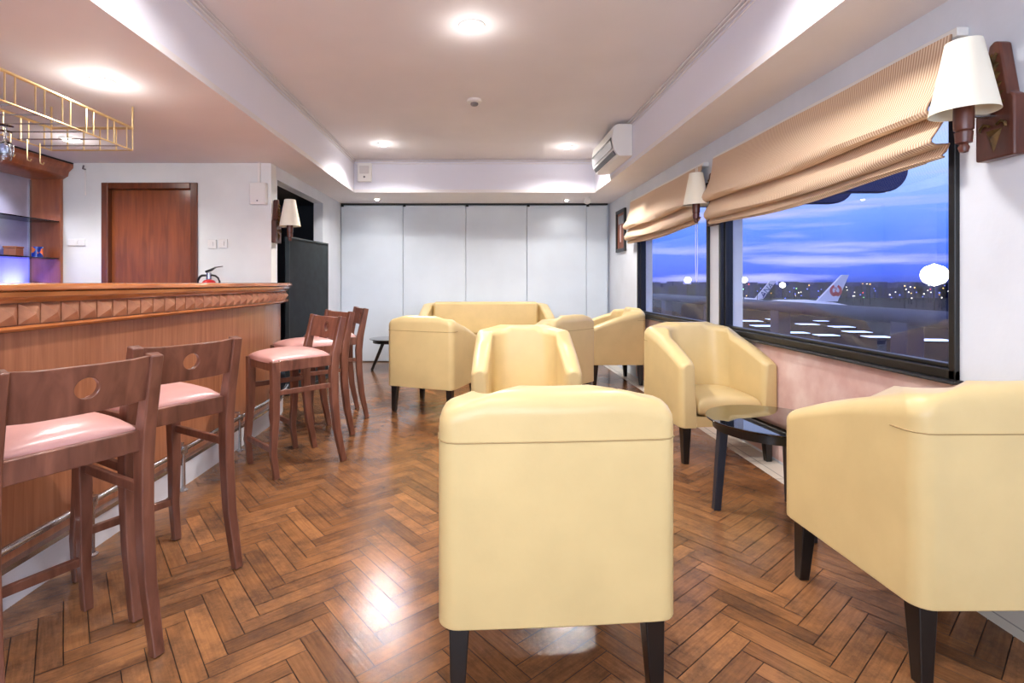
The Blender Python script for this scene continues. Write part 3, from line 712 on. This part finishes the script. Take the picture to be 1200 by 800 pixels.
# ------------------------------------------------------------------ tub armchairs and sofa
def tub(name, label, cat, W, D, hb, ha, base=.235, ta=.10, tb=.12, group=None, sofa=False):
    t = thing(name, label, cat, (0, 0, 0), 0, group)
    w2, d2 = W/2, D/2
    # stations round the U: (outer xy, inner-top xy, inner-bottom xy, height)
    S = []
    ro, ri = .05, .11
    ys = [d2, d2-.008, d2-.025, d2-.05, d2-.12, d2-.20, d2-.29, -d2+.25]
    es = [.03, .014, .004, 0, 0, 0, 0, 0]
    def hz(y):
        u = (d2-.03-y)/(D-.03); u = max(0, min(1, u)); return ha+(hb-.03-ha)*(1-(1-u)**1.5)
    for y, e in zip(ys, es):
        f = min(1, max(0, (d2-y)/(D-.19)))
        S.append(((-w2+e, y), (-w2+ta+.018*f-e, y), (-w2+ta+.012-e*.5, y), hz(y)-e*.9))
    NQ = 6
    for q in range(NQ+1):
        an = PI+q*PI/2/NQ
        o = (-w2+ro+ro*math.cos(an), -d2+ro+ro*math.sin(an))
        ix, iy = -w2+ta+.018, -d2+tb
        i = (ix+ri+ri*math.cos(an), iy+ri+ri*math.sin(an))
        jx, jy = -w2+ta+.02, -d2+tb+.05
        rj = ri-.03
        j = (jx+rj+rj*math.cos(an), jy+rj+rj*math.sin(an))
        S.append((o, i, j, hb-.032+.016*q/NQ))
    nmid = 8 if not sofa else 14
    for q in range(1, nmid):
        f = q/nmid; xo = (-w2+ro+.01)+(W-2*ro-.02)*f; xi = (-w2+ta+.018+ri)+(W-2*ta-.036-2*ri)*f
        S.append(((xo, -d2-.004*math.sin(PI*f)), (xi, -d2+tb), (xi, -d2+tb+.05), hb-.016+.020*min(1, 2.6*math.sin(PI*f)**.8 if not sofa else 3*math.sin(PI*f))))
    half = [s_ for s_ in S[:len(ys)+NQ+1]]
    for o, i, j, h in half[::-1]: S.append(((-o[0], o[1]), (-i[0], i[1]), (-j[0], j[1]), h))
    m_ = MB(); rows = []; seat = .30
    for (ox, oy), (ix, iy), (jx, jy), h in S:
        O, I, J = Vector((ox, oy)), Vector((ix, iy)), Vector((jx, jy)); dv = I-O; L = dv.length; dv = dv/L
        r1, r2 = min(.062, L*.52), min(.036, L*.42)
        P = [(O.x, O.y, base), (O.x, O.y, base+.02), (O.x, O.y, (base+h)/2), (O.x, O.y, h-r1)]
        for a_ in (.35, .75, 1.15): P.append((*(O+dv*(r1-r1*math.cos(a_))), h-r1+r1*math.sin(a_)))
        P.append((*(O+dv*r1), h))
        P.append((*(I-dv*r2), h))
        for a_ in (.42, .84, 1.26): P.append((*(I-dv*(r2-r2*math.sin(a_))), h-r2+r2*math.cos(a_)))
        P.append((I.x, I.y, h-r2))
        Q = I.lerp(J, .5); P.append((Q.x, Q.y, (h-r2+seat)/2)); P.append((J.x, J.y, seat))
        P.append((J.x, J.y, base))
        rows.append([m_.b.verts.new(p) for p in P])
    k = len(rows[0])
    for A, B in zip(rows, rows[1:]):
        for i in range(k): m_.b.faces.new((A[i], A[(i+1) % k], B[(i+1) % k], B[i]))
    m_.b.faces.new(rows[0]); m_.b.faces.new(rows[-1][::-1])
    # seat deck and front rail
    m_.box(-w2+ta+.005, w2-ta-.005, -d2+tb+.03, d2-.018, base+.001, .302)
    body = m_.build('body', M_leather, t, bevel=.014, seg=3, angle=55)
    # seat cushion (rounded box, crowned)
    def cushion(nm, x0, x1, y0, y1, z0, z1, crown, mt=M_leather):
        q = MB(); nx, nyy = 12, 10; cx, cy = (x0+x1)/2, (y0+y1)/2; a_, b_ = (x1-x0)/2, (y1-y0)/2
        top, bot = {}, {}
        def sup(u): return math.copysign(1-(1-abs(u))**1.6, u)
        for i in range(nx+1):
            for j in range(nyy+1):
                u, v = sup(-1+2*i/nx), sup(-1+2*j/nyy)
                e = (max(0, 1-abs(u)**8)*max(0, 1-abs(v)**8))**.33
                hh = (z1-z0)/2; zc = (z0+z1)/2
                top[i, j] = q.b.verts.new((cx+a_*u, cy+b_*v, zc+hh*(.35+.65*e)+crown*(1-u*u)*(1-v*v)))
                bot[i, j] = q.b.verts.new((cx+a_*u, cy+b_*v, zc-hh*(.6+.4*e)))
        for i in range(nx):
            for j in range(nyy):
                q.b.faces.new((top[i, j], top[i+1, j], top[i+1, j+1], top[i, j+1])); q.b.faces.new((bot[i, j], bot[i, j+1], bot[i+1, j+1], bot[i+1, j]))
        for i in range(nx):
            q.b.faces.new((top[i, 0], bot[i, 0], bot[i+1, 0], top[i+1, 0])); q.b.faces.new((top[i, nyy], top[i+1, nyy], bot[i+1, nyy], bot[i, nyy]))
        for j in range(nyy):
            q.b.faces.new((top[0, j], top[0, j+1], bot[0, j+1], bot[0, j])); q.b.faces.new((top[nx, j], bot[nx, j], bot[nx, j+1], top[nx, j+1]))
        return q.build(nm, mt, t, smooth=True, subsurf=1)
    if not sofa:
        cushion('seat_cushion', -w2+ta+.014, w2-ta-.014, -d2+tb+.055, d2+.0, .303, .42, .03)
    else:
        for sg in (0, 1):
            xa = -w2+ta+.014; wd = (W-2*ta-.028)/2
            cushion('seat_cushion', xa+wd*sg, xa+wd*(sg+1)-.004, -d2+tb+.16, d2, .303, .44, .02)
        q = MB().box(-w2+ta+.05, w2-ta-.05, -d2+tb+.0, -d2+tb+.14, .43, hb+.008).build('back_cushion', M_leather, t, bevel=.035, seg=4)
    # stitched seam across the outside of the back
    q = MB(); zs = base+(hb-base)*.795
    pth = [(-w2-.001, -d2+.10, zs), (-w2-.001, -d2+ro, zs)]+[(-w2+ro+(ro+.001)*math.cos(PI+u*PI/6), -d2+ro+(ro+.001)*math.sin(PI+u*PI/6), zs) for u in (1, 2)]
    pth += [(-w2+ro, -d2-.001, zs)]
    pth = pth+[(0, -d2-.005, zs)]+[(-p[0], p[1], p[2]) for p in pth[::-1]]
    q.tube(pth, .0022, 6).build('seam', M_seam, body)
    for sx_ in (-1, 1):
        for sy_ in (-1, 1):
            x, y = sx_*(w2-.055), sy_*(d2-.06)
            b = MB(); b.bar([(x, y, base-.001), (x+sx_*.006, y+sy_*.012, .0)], [.056, .036], [.056, .036])
            b.build('leg', M_blackwood, t, bevel=.003)
    return t
def place(o, x, y, ang): o.location = (x, y, 0); o.rotation_euler = (0, 0, ang)
GC = 'cream tub armchairs'
CW, CD = .65, .62
def chair_from_back(bx, by, ang):      # middle of the back's lower edge and facing angle (0 = away from camera)
    return (bx-math.sin(ang)*CD/2, by+math.cos(ang)*CD/2, 0), ang
ch = tub('tub_armchair', 'cream leather tub armchair in the foreground with its back to the camera', 'armchair', CW, CD, .855, .655, group=GC)
(l, a) = chair_from_back(.222, 1.362, math.radians(3.9)); ch.location = l; ch.rotation_euler = (0, 0, a)
l, a = chair_from_back(1.228+.325, 1.43, math.radians(1.5)); dup(ch, l, a, 'cream tub armchair cut off by the right edge of the picture beside the round table', GC)
# facing the camera
dup(ch, (.298, 3.27, 0), PI-math.radians(3), 'cream tub armchair facing the camera directly behind the foreground one', GC)
dup(ch, (1.573, 3.54, 0), PI+math.radians(4.5), 'cream tub armchair facing the camera under the nearer window by the round table', GC)
# left one, seen from its back
def from_corners(P1, P2):
    v = Vector((P2[0]-P1[0], P2[1]-P1[1])); a_ = math.atan2(v.y, v.x); mid = ((P1[0]+P2[0])/2, (P1[1]+P2[1])/2); return chair_from_back(mid[0], mid[1], a_)
l, a = from_corners((-.80, 4.556), (-.223, 4.32)); dup(ch, l, a, 'cream tub armchair left of the sofa turned away from the camera', GC)
l, a = from_corners((.65, 4.32), (1.085, 4.753)); dup(ch, l, a, 'cream tub armchair with its back to us just right of the camera-facing one', GC)
dup(ch, (1.555, 6.0, 0), PI/2+.03, 'cream tub armchair seen from its side under the farther window', GC)
sf = tub('sofa', 'cream leather two-seat sofa against the far partition', 'sofa', 1.80, .78, .875, .70, ta=.13, tb=.12, sofa=True)
place(sf, .11, 6.95, PI)

# ------------------------------------------------------------------ round tables
def table(name, label, loc, r, h, ring, foot, top, nleg, a0, legmat):
    t = thing(name, label, 'side table', loc)
    MB().lathe([(0, h-.010), (r-.003, h-.010), (r, h-.007), (r, h-.002), (r-.003, h), (0, h)], (0, 0, 0), 56).build('glass_top', M_tglass, t, smooth=True)
    MB().lathe([(ring-.022, h-.055), (ring, h-.055), (ring, h-.0105), (ring-.022, h-.0105), (ring-.022, h-.055)], (0, 0, 0), 56).build('apron', M_blackwood, t, smooth=True)
    for k_ in range(nleg):
        a_ = a0+k_*2*PI/nleg
        p0 = Vector((math.cos(a_)*top, math.sin(a_)*top, h-.056)); p1 = Vector((math.cos(a_)*foot, math.sin(a_)*foot, 0))
        b = MB(); b.bar([p0, p1], [.042, .034], [.042, .034]); b.build('leg', legmat, t, bevel=.003)
    return t
table('round_side_table', 'round glass-topped table with slate legs between the two armchairs at the right', (1.44, 2.515, 0), .295, .48, .262, .245, .215, 3, math.radians(160), M_blueblack)
table('round_side_table', 'small black glass-topped table by the partition left of the sofa', (-1.15, 6.72, 0), .27, .42, .225, .24, .09, 3, math.radians(180), M_blackwood)
# ------------------------------------------------------------------ bar stools
def make_stool(label):
    t = thing('bar_stool', label, 'bar stool', (0, 0, 0), 0, 'wooden bar stools with salmon seats')
    hw = .185
    for sg in (-1, 1):
        b = MB(); b.bar([(sg*(hw-.012), .185, .685), (sg*(hw-.012), .183, .56), (sg*(hw-.006), .185, .36), (sg*(hw), .2, .16), (sg*(hw+.002), .18, 0)], [.044, .044, .040, .034, .030], [.048, .048, .044, .038, .032])
        b.build('leg', M_stool, t, bevel=.004)
        b = MB(); b.bar([(sg*hw, -.255, .93), (sg*hw, -.232, .82), (sg*hw, -.205, .70), (sg*hw, -.192, .58), (sg*hw, -.195, .42), (sg*hw, -.215, .22), (sg*(hw+.003), -.262, 0)], [.038]*6+[.032], [.040, .045, .054, .056, .050, .044, .036])
        b.build('leg', M_stool, t, bevel=.004)
        b = MB(); b.bar([(sg*(hw-.004), .185, .50), (sg*(hw-.002), -.195, .50)], .020, .030); b.build('stretcher', M_stool, t, bevel=.003)
    b = MB(); b.bar([(-hw+.01, .2, .17), (hw-.01, .2, .17)], .020, .032); b.build('stretcher', M_stool, t, bevel=.003)
    # seat frame
    b = MB(); z0, z1 = .625, .69
    b.box(-hw+.018, hw-.018, .17, .196, z0, z1); b.box(-hw+.017, hw-.017, -.205, -.180, z0, z1)
    for sg in (-1, 1): b.box(sg*(hw-.003)-.011, sg*(hw-.003)+.011, -.172, .164, z0, z1)
    b.build('seat_frame', M_stool, t, bevel=.003)
    # cushion dome
    q = MB(); n_ = 14; V = {}
    x0, x1, y0, y1 = -hw+.006, hw-.006, -.178, .205
    for i in range(n_+1):
        for j in range(n_+1):
            u, v = math.sin((-1+2*i/n_)*PI/2), math.sin((-1+2*j/n_)*PI/2)
            e = ((1-u**6)*(1-v**6))**.5 if abs(u) < 1 and abs(v) < 1 else 0
            # rounded corners
            k = 1-.04*(u*u*v*v)
            V[i, j] = q.b.verts.new(((x0+x1)/2+(x1-x0)/2*u*k, (y0+y1)/2+(y1-y0)/2*v*k, .692+.028*e+.022*(1-u*u)*(1-v*v)))
    bt = {}
    for i in range(n_):
        for j in range(n_): q.b.faces.new((V[i, j], V[i+1, j], V[i+1, j+1], V[i, j+1]))
    ring = [V[i, 0] for i in range(n_)]+[V[n_, j] for j in range(n_)]+[V[i, n_] for i in range(n_, 0, -1)]+[V[0, j] for j in range(n_, 0, -1)]
    low = [q.b.verts.new((v.co.x*.985, v.co.y*.985, .672)) for v in ring]
    for i in range(len(ring)): q.b.faces.new((ring[i], ring[(i+1) % len(ring)], low[(i+1) % len(ring)], low[i]))
    q.b.faces.new(low)
    q.build('seat', M_seatfab, t, smooth=True)
    # back board with its round hole, gently bowed
    q = MB(); za, zb = .785, .922; zc, R, nn = (za+zb)/2+.004, .030, 48; bw = hw-.017
    rings = []
    for fr in (0, .25, .5, .75, 1):
        rg = []
        for i in range(nn):
            an = 2*PI*i/nn; cx, cz = R*math.cos(an), R*math.sin(an)
            hx, hzz = bw, (zb-za)/2
            sc = min(hx/abs(math.cos(an)) if abs(math.cos(an)) > 1e-6 else 1e9, hzz/abs(math.sin(an)) if abs(math.sin(an)) > 1e-6 else 1e9)
            ox, oz = sc*math.cos(an), sc*math.sin(an)-.004
            rg.append((cx+(ox-cx)*fr, cz+(oz-cz)*fr))
        rings.append(rg)
    # make sure rectangle corners are hit
    for cxs in (-1, 1):
        for czs in (-1, 1):
            best = min(range(nn), key=lambda i: (rings[-1][i][0]-cxs*bw)**2+(rings[-1][i][1]-czs*(zb-za)/2)**2); rings[-1][best] = (cxs*bw, czs*(zb-za)/2-.0)
    def P(x, z, side):
        zz = zc+z; lean = -.232-(zz-.82)*.21
        return (x, lean-.018*(1-(x/bw)**2)+side*.011, zz)
    G = {s__: [[q.b.verts.new(P(x, z, s__)) for x, z in rg] for rg in rings] for s__ in (-1, 1)}
    for s__ in (-1, 1):
        for A, B in zip(G[s__], G[s__][1:]):
            for i in range(nn): q.b.faces.new((A[i], A[(i+1) % nn], B[(i+1) % nn], B[i]))
    for e in (0, -1):
        for i in range(nn): q.b.faces.new((G[-1][e][i], G[1][e][i], G[1][e][(i+1) % nn], G[-1][e][(i+1) % nn]))
    q.build('backrest', M_stool, t, bevel=.002, seg=1)
    return t
def stool_pose(C1, C2):
    """C1,C2: floor points of the two back legs, left and right as seen from behind (facing away)"""
    v = Vector((C2[0]-C1[0], C2[1]-C1[1])); a_ = math.atan2(v.y, v.x)
    mid = Vector(((C1[0]+C2[0])/2, (C1[1]+C2[1])/2)); f = Vector((-math.sin(a_), math.cos(a_)))
    p = mid+f*.262; return (p.x, p.y, 0), a_
st = make_stool('wooden bar stool nearest the camera, cut off by the left edge')
l, a = stool_pose((-1.1785, 1.26), (-.9935, 1.58)); st.location = l; st.rotation_euler = (0, 0, a)
GS = st['group']
for (A, B), lb in ((((-1.165, 1.745), (-.971, 2.066)), 'second wooden bar stool from the camera, its back towards us'),
                   (((-.873, 3.317), (-1.138, 3.575)), 'middle wooden bar stool with its front legs towards us'),
                   (((-.953, 3.876), (-1.20, 4.14)), 'fourth wooden bar stool, partly behind the middle one'),
                   (((-.951, 4.378), (-1.104, 4.695)), 'farthest wooden bar stool, nearest the dark screen')):
    l, a = stool_pose(A, B); dup(st, l, a, lb, GS)

# ------------------------------------------------------------------ outside: terrace, airfield
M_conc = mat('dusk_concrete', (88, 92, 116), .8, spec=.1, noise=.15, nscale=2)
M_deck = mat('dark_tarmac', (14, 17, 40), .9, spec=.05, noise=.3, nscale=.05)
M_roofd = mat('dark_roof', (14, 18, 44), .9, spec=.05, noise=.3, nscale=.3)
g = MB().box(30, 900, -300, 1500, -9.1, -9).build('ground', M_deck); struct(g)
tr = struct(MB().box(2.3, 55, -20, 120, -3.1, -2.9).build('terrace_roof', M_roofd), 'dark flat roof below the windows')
rl = thing('parapet_rail', 'thick grey rounded parapet rail outside the windows', 'railing', (4.5, 0, 0))
sec = [(.12*math.cos(2*PI*i/16), .085*math.sin(2*PI*i/16)) for i in range(16)]
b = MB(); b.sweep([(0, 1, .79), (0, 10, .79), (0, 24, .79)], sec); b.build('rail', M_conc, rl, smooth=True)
for y in (3.0, 5.37, 7.62, 9.9, 12.2, 14.5):
    MB().box(-.09, .09, y-.11, y+.11, -2.9, .74).build('post', M_conc, rl, bevel=.01)
b = MB(); b.sweep([(.0, 1, .18), (0, 24, .18)], [(.05*math.cos(2*PI*i/12), .05*math.sin(2*PI*i/12)) for i in range(12)]); b.build('lower_rail', M_roofd, rl, smooth=True)
# sun-shade fins above the window
M_fin = mat('navy_metal', (34, 44, 96), .4)
for y, lb in ((4.31, 'dark round-ended bracket outside the window, the nearest to the right'), (4.92, 'dark round-ended bracket outside the window, second from the right')):
    t = thing('sunshade_bracket', lb, 'bracket', (XR+.155, y, 1.905))
    r_ = .20
    o_ = [(0, 0)]+[(1.52-r_+r_*math.sin(i*PI/12), r_-r_*math.cos(i*PI/12)) for i in range(13)]+[(0, 2*r_)]
    MB().prism(o_, -.04, .04, 'y').build('blade', M_fin, t, bevel=.008)
    MB().box(.0, .02, -.09, .09, .02, .38).build('wall_plate', M_fin, t, bevel=.003)
def px(u, v, Y): return Vector(((u-560)/600*Y, Y, H-(v-331)/600*Y))
# lit rooflights on the flat roof
M_sky = emit('rooflight_glow', (190, 210, 255), 1.1)
lights = [(878, 377, 26), (897, 383, 30), (908, 375, 18), (932, 391, 26), (946, 381, 22), (962, 377, 14), (968, 394, 24), (986, 384, 24), (1004, 390, 26), (1028, 396, 28), (1044, 376, 16), (1095, 400, 34), (1080, 378, 18), (884, 392, 18)]
first = None
for i, (u, v, wpx) in enumerate(lights):
    Y = 600*(H+2.88)/(v-331); p = px(u, v, Y); ww = wpx/600*Y
    if first is None:
        first = thing('rooflight', '', 'rooflight', (0, 0, 0), 0, 'lit rooflights on the dark flat roof outside')
        MB().box(-1.06, 1.06, -.62, .62, 0, .10).build('kerb', M_roofd, first)
        MB().box(-1, 1, -.55, .55, .10, .14).build('glazing', M_sky, first)
        r = first; first['label'] = 'lit bluish-white rooflight strip on the dark flat roof outside'
    else: r = dup(first, (0, 0, 0), 0, first['label'], first['group'])
    r.location = (p.x, p.y, -2.9); r.rotation_euler = (0, 0, -.12); s0 = ww/2.1; r.scale = (s0, 1.2*s0, 1)
# aircraft (fuselage roof + fin above the parapet)
M_air = mat('white_aircraft', (226, 222, 236), .35); MATS['white_aircraft'].node_tree.nodes['Principled BSDF'].inputs['Emission Color'].default_value = L4((240, 225, 240))
def aircraft(u_tip, u_base0, u_base1, v_top, v_base, Y, u_tail, u_nose, label, emblem):
    """fin outline from the photograph given its own distance and thickness"""
    t = thing('airliner', label, 'aircraft', px(u_base0, v_base, Y))
    o = t.location.copy()
    def R(u, v): q = px(u, v, Y)-o; return (q.x, q.z)
    s_ = Y/600
    fin = [R(u_base0, v_base+2), R(u_base1, v_base+2), R(u_tip+8, v_top), R(u_tip, v_top)]
    f_ = MB().prism(fin, -.35, .35, 'y').build('tail_fin', M_air, t, bevel=.1)
    x0, _ = R(u_nose, v_base); x1, _ = R(u_tail, v_base); rr = 3.0; zc = -rr
    prof = [(0, x0), (rr*.5, x0+1.2), (rr*.85, x0+4), (rr, x0+8), (rr, x1-16), (rr*.75, x1-8), (rr*.35, x1-2), (0.05, x1)]
    MB().lathe(prof, (0, 0, zc), 24, 'x').build('fuselage', M_air, t, smooth=True)
    xm = (x0+x1)/2
    MB().faces([(xm-4, -2, zc-1), (xm+3, -2, zc-1), (xm+12, -24, zc), (xm+9, -24, zc)], [(0, 1, 2, 3)]) 
    b = MB(); b.prism([(xm-6, -22), (xm-3, -22), (xm+5, 0), (xm+5, 4), (xm-3, 22), (xm-6, 22), (xm-3, 4), (xm-3, 0)], zc-1.2, zc-.8, 'z'); b.build('wings', M_air, t)
    xt = x1-5
    b = MB(); b.prism([(xt-2, 0), (xt+3, 0), (xt+4.5, 9), (xt+3, 9)], zc+.9, zc+1.2, 'z'); b.prism([(xt-2, 0), (xt+3, 0), (xt+4.5, -9), (xt+3, -9)], zc+.9, zc+1.2, 'z'); b.build('tailplane', M_air, t)
    M_rd = mat('red_livery', (206, 60, 66), .4)
    if emblem == 'crane':
        cu, cv, rad = (u_base0+u_base1)/2+10, (v_top+v_base)/2+4, 7.2*s_
        c0 = R(cu, cv); b = MB()
        # ring of swept feathers with a neck and head inside
        for sg in (-1, 1):
            for k_ in range(7):
                a1 = PI/2-sg*(.35+k_*.36); a2 = a1-sg*.33
                ri_ = rad*(.62-.02*k_)
                b.prism([(c0[0]+ri_*math.cos(a1), c0[1]+ri_*math.sin(a1)), (c0[0]+rad*math.cos(a1), c0[1]+rad*math.sin(a1)), (c0[0]+rad*math.cos(a2), c0[1]+rad*math.sin(a2)), (c0[0]+ri_*math.cos(a2), c0[1]+ri_*math.sin(a2))], -.42, -.36, 'y')
        b.prism([(c0[0]-rad*.4, c0[1]-rad*.85), (c0[0]+rad*.4, c0[1]-rad*.85), (c0[0]+rad*.55, c0[1]-rad*.35), (c0[0]+.0, c0[1]-rad*.15), (c0[0]-rad*.55, c0[1]-rad*.35)], -.42, -.36, 'y')
        b.tube([(c0[0]+rad*.15, -.4, c0[1]-rad*.3), (c0[0]-rad*.15, -.4, c0[1]+.0), (c0[0]+rad*.1, -.4, c0[1]+rad*.3), (c0[0]+rad*.02, -.4, c0[1]+rad*.5), (c0[0]-rad*.3, -.4, c0[1]+rad*.42)], rad*.08, 6)
        b.build('crane_emblem', M_rd, f_)
    else:
        M_nv = mat('navy_livery', (44, 50, 120), .4)
        cu, cv = (u_tip+8+u_tip+u_base0+u_base1)/4, (v_top+v_base)/2
        p1 = [R(u_base0+10, v_base+1), R(u_base1-1, v_base+1), R(u_base1+1, v_base-4), R(u_base0+13, v_base-4)]
        MB().prism(p1, -.42, -.36, 'y').build('navy_band', M_nv, f_)
        cdat = bpy.data.curves.new('lettering', 'FONT'); cdat.body = 'ANA'; cdat.size = 9*s_; cdat.extrude = .03; cdat.align_x = 'CENTER'; cdat.align_y = 'CENTER'
        o_ = bpy.data.objects.new('lettering', cdat); C.objects.link(o_)
        bpy.context.view_layer.update(); me = bpy.data.meshes.new_from_object(o_.evaluated_get(bpy.context.evaluated_depsgraph_get())); bpy.data.objects.remove(o_)
        me.materials.clear(); me.materials.append(M_nv)
        o2 = bpy.data.objects.new('lettering', me); C.objects.link(o2); o2.parent = f_
        q = R(cu+1, cv+1); o2.location = (q[0], -.42, q[1]); o2.rotation_euler = (PI/2, -math.radians(48), 0)
    return t
aircraft(986, 956, 981, 322, 351, 150, 1008, 880, 'white airliner with a red crane emblem on its tail', 'crane')
aircraft(902, 884, 894, 329, 348, 260, 905, 800, 'farther white airliner with blue lettering on its raked tail', 'ana')
# apron and airfield lamps
def mast(u, v, Y, rad, m_, label, group=None):
    p = px(u, v, Y); t = thing('airfield_lamp', label, 'lamp', (p.x, p.y, -9), 0, group)
    hgt = p.z+9
    MB().lathe([(.12, 0), (.07, max(.5, hgt-rad)), (0, max(.5, hgt-rad)+.01)], (0, 0, 0), 8).build('mast', M_roofd, t)
    MB().lathe([(0, -rad), (rad*.7, -rad*.7), (rad*.92, -rad*.38), (rad, 0), (rad*.92, rad*.38), (rad*.7, rad*.7), (0, rad)], (0, 0, hgt), 20).build('lamp_head', m_, t, smooth=True)
    return t
mast(1095, 322, 70, 1.5, M_glow, 'dazzling white floodlight at the right end of the window')
mast(872, 328, 160, .9, M_glow, 'bright white floodlight at the left end of the nearer window')
mast(917, 334, 170, .85, M_glow, 'white floodlight just right of the farther airliner tail')
mast(806, 328, 170, 1.0, M_glow, 'bright white floodlight seen in the farther window')
cols = {'white': emit('white_point', (255, 250, 235), 4), 'red': emit('red_point', (255, 70, 80), 3), 'blue': emit('blue_point', (90, 110, 255), 3), 'amber': emit('amber_point', (255, 200, 110), 3), 'green': emit('green_point', (160, 255, 170), 3)}
rnd = random.Random(3)
for i in range(64):
    u = rnd.uniform(866, 1116); v = rnd.uniform(332, 350); k_ = rnd.choice(['white', 'white', 'white', 'white', 'blue', 'blue', 'blue', 'red', 'amber', 'amber', 'green'])
    Y = rnd.uniform(190, 330)
    mast(u, v, Y, Y*.0007+rnd.random()*.08, cols[k_], 'tiny %s light point on the far airfield' % k_, '%s airfield lights far outside' % k_)
# distant terminal blocks and treeline
tb_ = MB()
for i in range(60):
    u = 740+i*7+rnd.uniform(-2, 2); Y = 340; p = px(u, 331, Y); h_ = rnd.uniform(1.2, 5.5)
    tb_.box(p.x-3, p.x+3.5, Y, Y+12, -9, h_-4.5+1)
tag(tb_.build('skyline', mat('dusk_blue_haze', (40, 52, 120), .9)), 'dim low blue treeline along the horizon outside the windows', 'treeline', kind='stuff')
